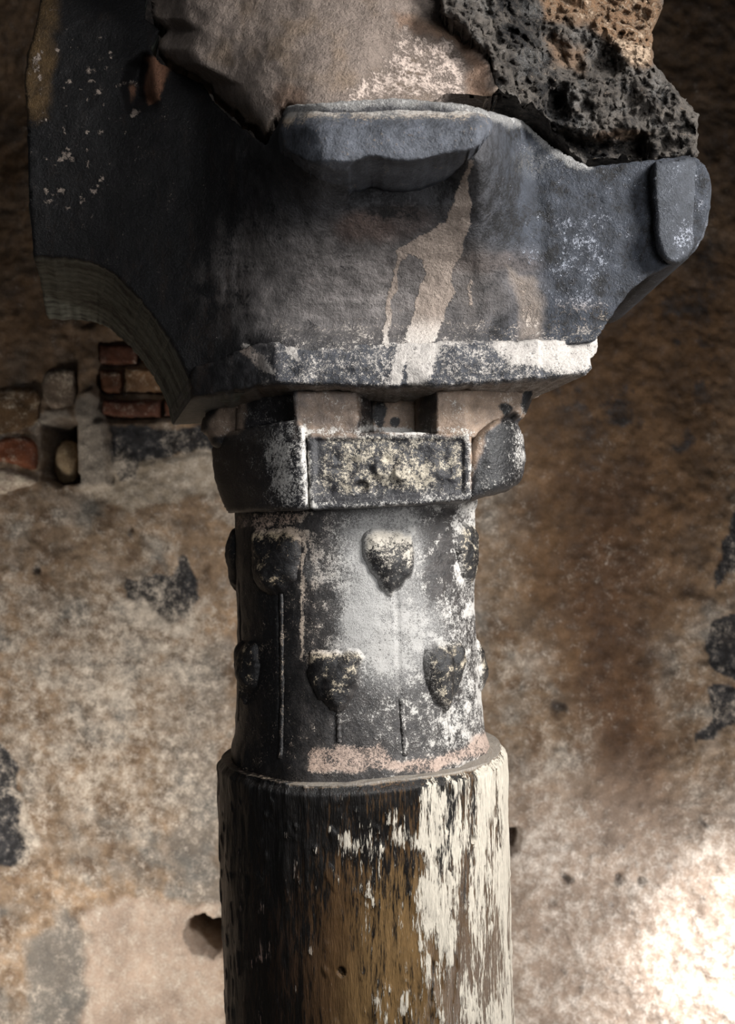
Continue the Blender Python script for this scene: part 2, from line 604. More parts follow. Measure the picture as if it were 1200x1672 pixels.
def wall_piece(name, outline, Y, thick, base, pale, black, seed, step=4, bevel=6, parent=wall, label=None, rough=0.012):
    def paint(qx, qy, V, side):
        n = len(qx)
        v = pxv(qx, qy)
        return attr(np.tile(base, (n, 1)) * (1 + 0.35 * fbm(v, 0.05, 3, seed))[:, None], np.tile(lin(190, 176, 156), (n, 1)),
                    np.full(n, pale), np.full(n, black), np.zeros(n))
    o = relief(name, outline, lambda x, y: np.full(len(x), Y), M_WALL, parent, None, paint, step=step, back=(0, thick), bevel=bevel,
               bevdep=0.03, rings=3, rough=rough, rfreq=12, rag=2.5, seed=seed)
    if label:
        o['label'] = label
    return o


RED = lin(92, 58, 44)
for i, (x0, y0, x1, y1, c, pl) in enumerate([
        (166, 652, 262, 682, RED, 0.22), (270, 648, 372, 680, RED, 0.2), (162, 604, 200, 642, lin(92, 60, 42), 0.2),
        (206, 600, 292, 640, lin(112, 84, 60), 0.25), (298, 596, 390, 640, lin(100, 70, 48), 0.2),
        (160, 562, 226, 596, lin(84, 52, 38), 0.15), (232, 558, 310, 592, lin(96, 62, 44), 0.2)]):
    wall_piece('brick', [(x0, y0 + 3), (x0 + 5, y0), (x1 - 5, y0 + 1), (x1, y0 + 5), (x1 - 1, y1 - 4), (x1 - 6, y1), (x0 + 5, y1 - 1), (x0, y1 - 5)],
               WY - 0.012 + 0.006 * (i % 3), 0.08, c, pl, 0.22, 60 + i, label='dark red brick' if c is RED else None)
for i, (ol, c, pl) in enumerate([
        ([(-20, 722), (20, 712), (52, 716), (62, 740), (58, 768), (20, 758), (-20, 752)], lin(112, 66, 44), 0.25),
        ([(-20, 762), (20, 768), (50, 776), (62, 788), (40, 798), (-20, 806)], lin(160, 140, 124), 0.5),
        ([(72, 610), (95, 600), (122, 606), (128, 640), (120, 664), (88, 668), (70, 650)], lin(100, 86, 74), 0.24),
        ([(-20, 640), (30, 632), (62, 640), (60, 690), (30, 704), (-20, 708)], lin(96, 74, 52), 0.28)]):
    wall_piece('stone', ol, WY - 0.020, 0.10, c, pl, 0.2, 80 + i, bevel=10)

lo = unproj(np.array([109.]), np.array([789.]), np.array([WY + 0.05]))[0]
pst = thing('stone', 'small beige rounded stone lying in the square dark hole of the wall', 'stone', lo)


def paint_peb(qx, qy, V, side):
    n = len(qx)
    return attr(np.tile(lin(150, 128, 100), (n, 1)), np.tile(lin(180, 160, 130), (n, 1)), np.full(n, 0.35), np.full(n, 0.2), np.zeros(n))


peb = relief('stone_body', [(96, 728), (108, 720), (124, 724), (131, 745), (129, 775), (118, 789), (98, 789), (89, 770), (90, 745)],
             lambda x, y: WY + 0.03 + 0.05 * np.hypot((x - 109) / 22, (y - 755) / 36) ** 2, M_WALL, pst, lo, paint_peb, step=3,
             back=(0.0, 0.07), bevel=8, bevdep=0.02, rings=4, rough=0.006, shrink=0.5, seed=5)

# ------------------------------------------------------------------ the pillar
axis_bottom = np.array([0.004 + 0.036, 0.0, zf])
pillar = thing('stone_pillar', 'sooty round stone pillar with carved shields and flaking white paint, standing before the wall', 'pillar', axis_bottom)
PO = axis_bottom


def axis_x(z):
    return -0.010 + (-0.329 - z) * 0.030


def tube(name, rows_z, nth, radf, mat, paint, close_top=True, parent=pillar, origin=PO, axf=axis_x):
    th = np.linspace(-math.pi, math.pi, nth, endpoint=False)
    TH, Z = np.meshgrid(th, rows_z)
    t, z = TH.ravel(), Z.ravel()
    ax = axf(z)
    U = np.stack([np.sin(t), -np.cos(t), z], 1)
    r = radf(t, z, U)
    V = np.stack([ax + r * np.sin(t), -r * np.cos(t), z], 1)
    nr = len(rows_z)
    idx = np.arange(nr * nth).reshape(nr, nth)
    nxt = np.roll(idx, -1, 1)
    q = np.stack([idx[:-1], nxt[:-1], nxt[1:], idx[1:]], -1).reshape(-1, 4)
    if rows_z[0] > rows_z[-1]:
        q = q[:, ::-1]
    F_ = q.tolist()
    qx, qy = proj(V)
    A = paint(qx, qy, V, t, z)
    return link_mesh(name, V, F_, mat, parent, A, origin)


# shaft: rows from the axis hub out over the top ledge and down the side
def ztop(t):
    return -0.331 + 0.004 * np.sin(t * 2 + 1) + 0.002 * np.sin(t * 5) - 0.012 * np.cos(t) + 0.006 * np.sin(t)


nth = 560
zs = np.concatenate([[-0.329], -0.329 - np.cumsum(np.full(160, 0.003)), -0.809 - np.cumsum(np.full(20, 0.02)), [-1.35, -1.5, -1.7, zf]])
ZR = np.concatenate([np.full(14, -0.3285), zs])
RR = np.concatenate([np.linspace(0.185, 0.2295, 14), np.full(len(zs), -1)])
rowi = np.arange(len(ZR))


def shaft_build():
    th = np.linspace(-math.pi, math.pi, nth, endpoint=False)
    TH, I = np.meshgrid(th, rowi)
    t, i = TH.ravel(), I.ravel()
    z = ZR[i]
    S3 = np.stack([np.sin(t) * 0.233, -np.cos(t) * 0.233, z], 1)
    St = S3 * np.array([1, 1, 0.22])
    d = z + 0.329
    R = 0.233 + 0.0015 * fbm(S3, 6, 3, 5)
    # flutes, flakes and drips of thick paint
    fl = fbm(St, 40, 4, 71)
    near = ss(-0.24, -0.02, d)
    R = R + 0.0020 * fl + 0.0026 * near * (ridge(St, 28, 3, 77) - 0.6)
    flake = ss(0.12, 0.3, fbm(St, 22, 4, 91)) * ss(-0.1, 0.5, fbm(S3, 9, 3, 92) + 0.5 * np.sin(t))
    R = R + 0.0014 * flake
    lump = ss(0.45, 0.7, fbm(S3 * np.array([1, 1, .45]), 60, 2, 97))
    R = R + 0.0015 * lump
    # worn rim
    wear = 0.009 * np.clip(fbm(S3 * np.array([1, 1, 0.0]), 16, 4, 81), 0, 1)
    R = R - (0.008 + wear) * ss(-0.016, 0.0, d) ** 2
    R = R - 0.012 * ss(-0.03, 0, d) * ss(0.35, 0.0, np.abs(t + 1.75))     # broken left rim
    # holes
    for (ht, hz, hr) in ((0.77, -0.435, 0.007), (-0.15, -0.60, 0.006)):
        hd = np.hypot((t - ht) * 0.233, z - hz)
        R = R - 0.02 * ss(hr, hr * 0.5, hd)
    top = RR[i] > 0
    rin = np.where(top, np.minimum(RR[i], 0.2265 - wear * 0.6 - 0.012 * ss(0.35, 0.0, np.abs(t + 1.75))), R)
    zz = np.where(top, -0.3275 + 0.003 * fbm(S3 + rin[:, None], 12, 4, 61) + ztop(t) + 0.329, z + (ztop(t) + 0.329) * ss(-0.1, 0, d))
    V = np.stack([axis_x(zz) + rin * np.sin(t), -rin * np.cos(t), zz], 1)
    nr = len(ZR)
    idx = np.arange(nr * nth).reshape(nr, nth)
    nxt = np.roll(idx, -1, 1)
    q = np.stack([idx[:-1], idx[1:], nxt[1:], nxt[:-1]], -1).reshape(-1, 4).tolist()
    qx, qy = proj(V)
    n = len(t)
    p = Paint(qx, qy, 12, 0.025, 15)
    u = np.sin(t)
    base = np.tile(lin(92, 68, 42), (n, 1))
    base = mixc(base, lin(54, 38, 28), ss(0.0, -0.6, u))  # left side, turned from the key, painted darker: shade in the colour
    base = mixc(base, lin(122, 96, 62), p.poly([(600, 1420), (680, 1400), (720, 1700), (560, 1700)], 40))
    stre = fbm(St, 20, 4, 55)
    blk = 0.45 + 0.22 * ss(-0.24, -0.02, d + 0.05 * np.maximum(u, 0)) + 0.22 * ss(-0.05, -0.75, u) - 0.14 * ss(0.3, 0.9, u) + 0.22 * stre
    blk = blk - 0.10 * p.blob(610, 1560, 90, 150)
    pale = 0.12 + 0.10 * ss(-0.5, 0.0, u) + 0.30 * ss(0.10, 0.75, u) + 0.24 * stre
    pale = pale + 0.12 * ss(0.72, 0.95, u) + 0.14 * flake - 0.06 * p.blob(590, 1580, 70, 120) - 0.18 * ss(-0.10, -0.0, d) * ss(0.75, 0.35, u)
    for cx, cy, rx, ry, k in ((482, 1410, 6, 30, .3), (572, 1375, 14, 22, .3), (540, 1350, 10, 12, .3), (640, 1330, 20, 22, .3), (700, 1330, 24, 60, .35), (660, 1370, 26, 20, .3),
                              (425, 1485, 12, 12, .25), (432, 1555, 16, 18, .3), (478, 1620, 6, 14, .3), (540, 1620, 5, 20, .3), (690, 1480, 20, 60, .3), (400, 1605, 10, 24, .2), (515, 1555, 14, 16, .25)):
        pale = pale + k * p.blob(cx, cy, rx, ry)
    pale = pale + 0.2 * lump
    palec = np.tile(lin(205, 196, 180), (n, 1))
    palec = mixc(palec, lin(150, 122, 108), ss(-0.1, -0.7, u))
    ledge = (top | (d > -0.002)).astype(float)
    base = mixc(base, lin(150, 136, 118), ledge)
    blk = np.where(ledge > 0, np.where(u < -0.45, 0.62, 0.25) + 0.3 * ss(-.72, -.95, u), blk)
    pale = np.where(ledge > 0, 0.3, pale)
    dust = 0.5 * ledge * ss(-0.7, -0.3, u)
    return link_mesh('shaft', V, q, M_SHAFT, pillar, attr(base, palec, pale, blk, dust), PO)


shaft = shaft_build()


def neck_paint_px(qx, qy, V, u):
    n = len(qx)
    v2n = pxv(qx, qy)
    p = Paint(qx, qy, 8, 0.03, 25)
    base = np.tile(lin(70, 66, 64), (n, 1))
    base = mixc(base, lin(46, 42, 40), ss(-0.2, -0.7, u))  # shade of the neck's left side painted into its base
    wht = np.maximum.reduce([
        0.50 * p.poly([(520, 840), (760, 825), (690, 860), (690, 880), (600, 880), (600, 940), (700, 985), (720, 1040), (740, 1055), (660, 1110), (600, 1110), (520, 1060), (500, 1060), (490, 960), (520, 930)], 16),
        0.62 * p.poly([(560, 975), (650, 975), (710, 1010), (700, 1050), (650, 1120), (620, 1110), (580, 1060), (550, 1040)], 14),
        0.52 * p.poly([(440, 862), (530, 868), (535, 940), (515, 940), (500, 890), (430, 880)], 6),
        0.66 * p.line([(495, 880), (496, 960), (492, 1020), (497, 1075)], 4, 4),
        0.60 * p.poly([(735, 852), (790, 850), (795, 880), (755, 870), (745, 900), (765, 960), (755, 970), (738, 930)], 5),
        0.60 * p.poly([(680, 1030), (720, 1035), (755, 1055), (720, 1062)], 5),
        0.60 * p.poly([(500, 1062), (600, 1068), (605, 1085), (500, 1085)], 5),
        0.66 * p.line([(778, 980), (782, 1060), (790, 1180)], 5, 5),
        0.62 * p.poly([(380, 842), (520, 838), (470, 862), (380, 868)], 6) * ss(-0.9, -0.4, u),
        0.56 * p.poly([(660, 880), (690, 885), (685, 920), (640, 945), (610, 920)], 10)])
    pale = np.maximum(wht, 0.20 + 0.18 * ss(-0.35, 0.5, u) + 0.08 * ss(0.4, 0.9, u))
    dark = np.maximum.reduce([p.poly([(685, 832), (752, 828), (745, 880), (735, 960), (700, 985), (690, 880)], 12),
                              p.poly([(500, 960), (555, 950), (560, 1040), (505, 1058)], 10),
                              p.poly([(505, 850), (590, 840), (590, 880), (530, 930)], 12) * .6])
    pale = pale - 0.20 * dark
    pinkb = np.maximum(p.poly([(505, 1220), (620, 1212), (650, 1245), (740, 1228), (800, 1185), (812, 1230), (700, 1262), (500, 1262)], 6),
                       0.8 * p.poly([(378, 838), (500, 836), (470, 860), (380, 866)], 5))
    pale = np.maximum(pale, 0.58 * pinkb)
    pm = fbm(v2n, 0.045, 5, 431, 0.68)
    pale = pale + 0.20 * pm + 0.16 * ss(0.15, 0.5, pm) * ss(0.1, 0.5, u)
    dust = 0.55 * p.blob(640, 1030, 100, 110) + 0.50 * p.blob(640, 880, 90, 70) + 0.42 * p.blob(560, 950, 70, 130) - 0.3 * dark + 0.12 * ss(-0.2, 0.3, u)
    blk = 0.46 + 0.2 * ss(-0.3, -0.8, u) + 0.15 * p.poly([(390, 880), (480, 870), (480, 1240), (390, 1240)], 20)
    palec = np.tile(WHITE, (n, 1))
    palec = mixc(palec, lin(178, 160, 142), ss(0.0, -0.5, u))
    palec = mixc(palec, lin(172, 146, 130), pinkb * 0.8)
    return attr(base, palec, pale, blk, dust)


def neck_rad(t, z):
    S3 = np.stack([np.sin(t) * 0.2, -np.cos(t) * 0.2, z], 1)
    r = 0.1935 + 0.009 * ss(-0.16, -0.33, z) + 0.0022 * fbm(S3, 9, 4, 41) + 0.0009 * fbm(S3, 45, 3, 42)
    # worn horizontal grooves and mortar toe
    r = r + 0.0045 * ss(0.05, 0.065, z)
    r = r + (0.009 * ss(-0.300, -0.330, z) * (0.5 + 0.8 * np.abs(fbm(S3 * np.array([1, 1, 0]), 10, 3, 43))))
    gr = np.interp(z, [-0.3, -0.12, -0.05, 0.1], [1, 1, 0, 0])
    for gt in (-0.62, 0.32, 0.78, -1.25):
        r = r - 0.0028 * np.exp(-(((t - gt) * 0.2) / 0.004) ** 2) * ss(-0.29, -0.27, z) * ss(-0.05, -0.08, z)
    # chipped patch on the right front
    r = r - 0.004 * ss(0.05, 0.3, fbm(S3, 7, 3, 47)) * ss(0.1, 0.5, np.sin(t)) * ss(0.0, -0.1, z)
    return r


def neck_axis(z):
    return -0.021 + (0.05 - z) * 0.024


def neck_paint(qx, qy, V, t, z):
    return neck_paint_px(qx, qy, V, np.sin(t))


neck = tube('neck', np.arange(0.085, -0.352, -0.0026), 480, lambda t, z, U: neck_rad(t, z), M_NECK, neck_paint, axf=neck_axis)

SHIELD = catmull([(-.46, .44), (-.2, .5), (.2, .5), (.46, .44), (.5, .1), (.36, -.22), (.12, -.46), (0, -.54), (-.12, -.46), (-.36, -.22), (-.5, .1)], 4)


def boss(t0, z0, w, h, hgt, seed, ol=SHIELD):
    st = 0.0028
    gx = np.arange(-w * 0.56, w * 0.56 + st, st)
    gz = np.arange(-h * 0.6, h * 0.6 + st, st)
    X, Zg = np.meshgrid(gx, gz)
    s, zz = X.ravel(), Zg.ravel()
    poly = ol * np.array([w, h])
    rs = np.random.RandomState(int(1000 + t0 * 100 + z0 * 1000) % 9999)
    poly = poly + rs.normal(size=poly.shape) * 0.0016 + np.array([0.0025 * np.sin(poly[:, 1] * 60 + t0 * 9), 0.003 * np.sin(poly[:, 0] * 50 + t0 * 7)]).T
    sd, nx, nz_ = sdpoly(s, zz, poly)
    keep = sd < 0.7 * st
    snap = keep & (sd > -0.5 * st)
    s = np.where(snap, nx, s)
    zz = np.where(snap, nz_, zz)
    sd = np.where(snap, 0, sd)
    idx = np.arange(s.size).reshape(X.shape)
    q = np.stack([idx[:-1, :-1], idx[:-1, 1:], idx[1:, 1:], idx[1:, :-1]], -1).reshape(-1, 4)
    q = q[keep[q].all(1)]
    us = np.unique(q)
    mp = np.full(s.size, -1)
    mp[us] = np.arange(len(us))
    q = mp[q]
    s, zz, sd = s[us], zz[us], sd[us]
    t = t0 + s / 0.2
    z = z0 + zz
    k = np.clip(-sd / (0.40 * w), 0, 1)
    dome = np.sqrt(np.maximum(1 - (1 - k) ** 2, 0))
    S3 = np.stack([np.sin(t) * 0.2, -np.cos(t) * 0.2, z], 1)
    r = neck_rad(t, z) - 0.004 + (hgt + 0.004) * dome + 0.005 * fbm(S3, 26, 4, seed) * dome - 0.003 * dome * np.exp(-(((s - 0.1 * w) / (0.09 * w)) ** 2)) * (seed in (3, 7))
    V = np.stack([neck_axis(z) + r * np.sin(t), -r * np.cos(t), z], 1)
    E = {}
    for f in q.tolist():
        for a, b in zip(f, f[1:] + f[:1]):
            kk = (min(a, b), max(a, b))
            E[kk] = None if kk in E else (a, b)
    be = [e for e in E.values() if e]
    bv = sorted({i for e in be for i in e})
    bi = {v: i for i, v in enumerate(bv)}
    n0 = len(V)
    inn = V[bv].copy()
    inn[:, 0] -= 0.012 * np.sin(t[bv])
    inn[:, 1] += 0.012 * np.cos(t[bv])
    cen = inn.mean(0)[None]
    faces = q.tolist()
    for a, b in be:
        faces.append((b, a, n0 + bi[a], n0 + bi[b]))
        faces.append((n0 + bi[b], n0 + bi[a], n0 + len(bv)))
    VV = np.concatenate([V, inn, cen])
    u = np.concatenate([np.sin(t), np.sin(t[bv]), [math.sin(t0)]])
    qx, qy = proj(VV)
    A = neck_paint_px(qx, qy, VV, u)
    # the faces of the shields keep black paint, worn to buff at the crown
    n = len(VV)
    v3 = VV
    dm = np.concatenate([dome, np.zeros(len(bv)), [0]])
    inner = ss(0.35, 0.8, dm)
    A['msk'][:, 0] = A['msk'][:, 0] * (1 - inner) + inner * (0.18 + 0.08 * ss(-0.3, 0.5, u) + 0.30 * ss(0.0, 0.5, fbm(v3, 60, 4, seed + 8, 0.65)))
    A['msk'][:, 1] = A['msk'][:, 1] * (1 - inner) + inner * 0.66
    A['msk'][:, 2] = A['msk'][:, 2] * (1 - inner)
    zr = np.concatenate([zz, zz[bv], [0]])
    if seed in (1, 5, 2):
        A['msk'][:, 0] += 0.20 * ss(0.22 * h, 0.40 * h, zr)
    if seed == 2:
        A['msk'][:, 0] += 0.22 * inner * ss(-0.1 * h, 0.3 * h, zr)
    A['palecol'] = mixc(A['palecol'], lin(176, 158, 124), inner * (0.3 if seed == 2 else 0.6))
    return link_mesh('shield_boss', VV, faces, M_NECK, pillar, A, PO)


SQ = catmull([(-.5, .46), (-.2, .5), (.2, .5), (.5, .46), (.5, 0), (.42, -.3), (.1, -.5), (-.1, -.52), (-.42, -.3), (-.5, 0)], 4)
step7 = 2 * math.pi / 7
for k in range(7):
    t = -0.67 + k * step7
    if t > math.pi:
        t -= 2 * math.pi
    seed = {0: 1, 1: 2, 2: 3}.get(k, 4)
    boss(t if k != 1 else 0.27, -0.030 if k != 2 else -0.022, 0.098 if k == 0 else 0.084, 0.100, 0.015, seed, SQ if k == 0 else SHIELD)
for k in range(7):
    t = -1.07 + k * step7
    seed = {0: 4, 1: 5, 2: 7}.get(k, 6)
    boss(t if k != 1 else -0.16, -0.196, 0.086, 0.092 if k != 2 else 0.10, 0.015 if k != 2 else 0.021, seed)


def stem(t0, za, zb, w=0.0042):
    zs_ = np.linspace(za, zb, 30)
    V, F_ = [], []
    m = 7
    for i, z in enumerate(zs_):
        r0 = float(neck_rad(np.array([t0]), np.array([z]))[0])
        ww = w * (1 + 0.12 * math.sin(i * 0.9))
        for j in range(m):
            a = 2 * math.pi * j / m
            tt = t0 + ww * math.cos(a) / 0.2
            r = r0 + ww * 0.8 * math.sin(a)
            V.append((neck_axis(z) + r * math.sin(tt), -r * math.cos(tt), z))
    for i in range(len(zs_) - 1):
        for j in range(m):
            F_.append((i * m + j, i * m + (j + 1) % m, (i + 1) * m + (j + 1) % m, (i + 1) * m + j))
    F_ += [tuple(range(m))[::-1], tuple(range((len(zs_) - 1) * m, len(zs_) * m))]
    V = np.array(V)
    qx, qy = proj(V)
    A = neck_paint_px(qx, qy, V, np.full(len(V), math.sin(t0)))
    A['msk'][:, 0] += 0.10
    link_mesh('stem', V, F_, M_NECK, pillar, A, PO)


for t0, za, zb in ((-0.60, -0.075, -0.315), (-0.14, -0.245, -0.285), (0.335, -0.225, -0.305), (0.77, -0.25, -0.30)):
    stem(t0, za, zb)

# ---- block above the neck: core, panel, corner lobes, dentils


def die_paint(qx, qy, V, side):
    n = len(qx)
    p = Paint(qx, qy, 7, 0.03, 35)
    v = pxv(qx, qy)
    base = np.tile(lin(52, 51, 54), (n, 1))
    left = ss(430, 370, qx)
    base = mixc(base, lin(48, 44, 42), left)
    pinkz = np.maximum.reduce([
        p.poly([(484, 634), (590, 634), (590, 715), (500, 715), (484, 690)], 4) * 0.75,
        p.poly([(612, 632), (690, 632), (690, 708), (612, 708)], 4) * 0.95,
        p.poly([(712, 636), (880, 622), (880, 700), (835, 672), (810, 690), (780, 715), (712, 712)], 4),
        p.poly([(768, 715), (790, 700), (800, 690), (775, 760), (768, 800)], 4),
        0.7 * p.poly([(380, 640), (400, 640), (400, 700), (330, 720), (340, 690)], 5)])
    base = mixc(base, lin(140, 120, 103), pinkz)
    base = mixc(base, lin(104, 92, 84), 0.7 * p.poly([(476, 630), (592, 630), (592, 716), (476, 716)], 6) * ss(-0.3, 0.3, fbm(v, 0.03, 3, 423)))
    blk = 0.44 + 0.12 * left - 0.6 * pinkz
    for cx, cy, rx, ry in ((622, 675, 12, 30), (647, 690, 9, 10), (826, 670, 10, 14), (862, 655, 12, 30)):
        blk = np.maximum(blk, 0.85 * p.blob(cx, cy, rx, ry))
    blk = np.maximum(blk, 0.9 * p.poly([(788, 745), (800, 705), (822, 682), (838, 690), (850, 720), (856, 780), (830, 802), (772, 806), (775, 770)], 6))
    sidedark = np.maximum(p.poly([(586, 634), (612, 634), (612, 712), (586, 712)], 3), p.poly([(684, 640), (712, 640), (712, 708), (684, 708)], 3))  # cornice shade and soot on the dentil sides, both painted in
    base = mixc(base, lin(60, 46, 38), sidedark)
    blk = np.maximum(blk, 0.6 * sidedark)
    pale = np.full(n, 0.26)
    pale = pale + 0.30 * p.line([(498, 700), (498, 760), (508, 830)], 7, 6) + 0.28 * p.line([(766, 715), (766, 800)], 4, 4)
    pale = pale + 0.22 * p.line([(500, 706), (640, 700), (768, 706)], 4, 4) + 0.18 * p.line([(512, 826), (650, 822), (768, 808)], 4, 4)
    pale = pale + 0.20 * p.poly([(440, 690), (500, 690), (505, 830), (450, 830)], 20)
    pan = p.poly([(520, 715), (760, 712), (760, 800), (520, 810)], 10)
    pale = pale + pan * (0.09 + 0.10 * p.blob(620, 760, 90, 45))
    pale = pale + 0.14 * p.blob(455, 760, 20, 50) + 0.2 * p.blob(440, 745, 6, 14) + 0.16 * p.poly([(835, 690), (858, 710), (858, 770), (840, 790)], 6)
    pale = pale + 0.2 * p.blob(650, 705, 50, 8) * 1.0
    pm = fbm(v, 0.045, 5, 421, 0.68)
    pale = pale - 0.06 * left + (0.22 + 0.12 * pan) * pm
    blk = blk - 0.12 * pm
    base = base * (1 + 0.35 * fbm(v, 0.06, 4, 422))[:, None]
    dust = 0.45 * np.maximum.reduce([p.blob(430, 712, 60, 20) * .7, p.line([(612, 702), (690, 702)], 6, 5), p.line([(380, 838), (520, 834), (640, 828)], 5, 5) * .6])
    palec = np.tile(WHITE, (n, 1))
    palec = mixc(palec, lin(176, 164, 142), pan * 0.75)
    return attr(base, palec, pale, blk, dust)


def die_rel(name, ol, Yf, **kw):
    kw.setdefault('step', 2.6)
    kw.setdefault('bevel', 6)
    return relief(name, ol, Yf, M_NECK, pillar, PO, die_paint, **kw)


# core behind the dentils, up to the underside of the bracket
die_rel('collar', [(352, 652), (600, 650), (860, 646), (868, 652), (862, 668), (846, 692), (800, 740), (400, 740), (338, 712), (328, 692), (346, 660)],
        lambda x, y: -0.125 + 0.00000135 * (x - 620) ** 2, back=(0, 0.2), bevel=14, bevdep=0.03, rough=0.005, seed=101, shrink=0.3)
die_rel('dentil', [(386, 644), (400, 642), (484, 641), (484, 700), (470, 690), (440, 694), (384, 704)],
        lambda x, y: -0.175 + 0.0012 * np.clip(484 - x, 0, 200), back=(0.0, 0.09), bevel=7, rough=0.004, seed=103, smooth=False)
die_rel('dentil', [(478, 639), (584, 638), (588, 712), (498, 714), (486, 706), (480, 690)],
        lambda x, y: -0.212 + 0 * x, back=lambda x, y: np.stack([np.where(x > 570, 0.022, 0.0), np.full(len(x), 0.09), 0 * x], 1), bevel=5, rough=0.004, seed=104, smooth=False)
die_rel('dentil', [(711, 637), (790, 634), (872, 632), (870, 645), (850, 680), (838, 672), (812, 690), (782, 716), (712, 712)],
        lambda x, y: -0.222 + 0.0006 * np.clip(x - 760, 0, 200), back=lambda x, y: np.stack([np.where(x < 725, -0.024, 0.0), np.full(len(x), 0.09), 0 * x], 1), bevel=5, rough=0.004, seed=105, smooth=False)


def lobeL(x, y):
    e = np.clip(492 - x, 0, 200)
    return -0.246 + 0.0003 * e + 0.0000100 * e ** 2 + 0.018 * np.clip((790 - y) / 100, 0, 1) * ss(470, 400, x) - 0.010 * np.exp(-((y - 770) / 50.0) ** 2)


die_rel('corner_lobe', [(352, 716), (380, 704), (440, 692), (486, 684), (500, 698), (506, 832), (440, 836), (372, 838), (360, 815), (350, 780), (346, 735)],
        lobeL, back=(0.03, 0.2), bevel=9, bevdep=0.018, rough=0.004, seed=106, smooth=False, shrink=0.2)
die_rel('corner_lobe', [(764, 745), (772, 715), (798, 690), (825, 682), (845, 692), (856, 720), (858, 755), (850, 785), (825, 803), (790, 812), (762, 815)],
        lambda x, y: -0.225 + 0.065 * np.clip((x - 790) / 68, 0, 1) ** 2.2, back=(-0.03, 0.2), bevel=16, bevdep=0.03, rough=0.004, seed=107, shrink=0.25)


def panelY(x, y):
    yt = 707.0
    yb = 830 - (x - 505) * 0.052
    e = np.minimum.reduce([x - 504, 768 - x, y - yt, yb - y])
    v = pxv(x, y)
    fr = ss(8, 14, e) * 0.0035
    rel = 0.006 * fbm(v, 0.025, 4, 113) * ss(10, 30, e)
    scar = 0.010 * (ss(16, 6, np.hypot(x - 590, (y - 795) * 1.2)) - ss(20, 8, np.hypot(x - 622, (y - 765))) * .6 - ss(18, 8, np.hypot(x - 655, y - 772)) * .5)
    return -0.250 + fr - rel + scar


die_rel('panel', [(502, 714), (506, 707), (640, 706), (766, 708), (770, 714), (770, 812), (766, 818), (640, 826), (512, 833), (506, 828)],
        panelY, back=(0, 0.14), bevel=4, rough=0.0025, seed=108, smooth=False, step=2.4)

# ------------------------------------------------------------------ bracket capital
BO = np.array([-0.02, 0.0, 0.215])
bracket = thing('bracket_capital', 'soot-black four-armed stone bracket with a pale streak, resting on the carved pillar', 'capital', BO)


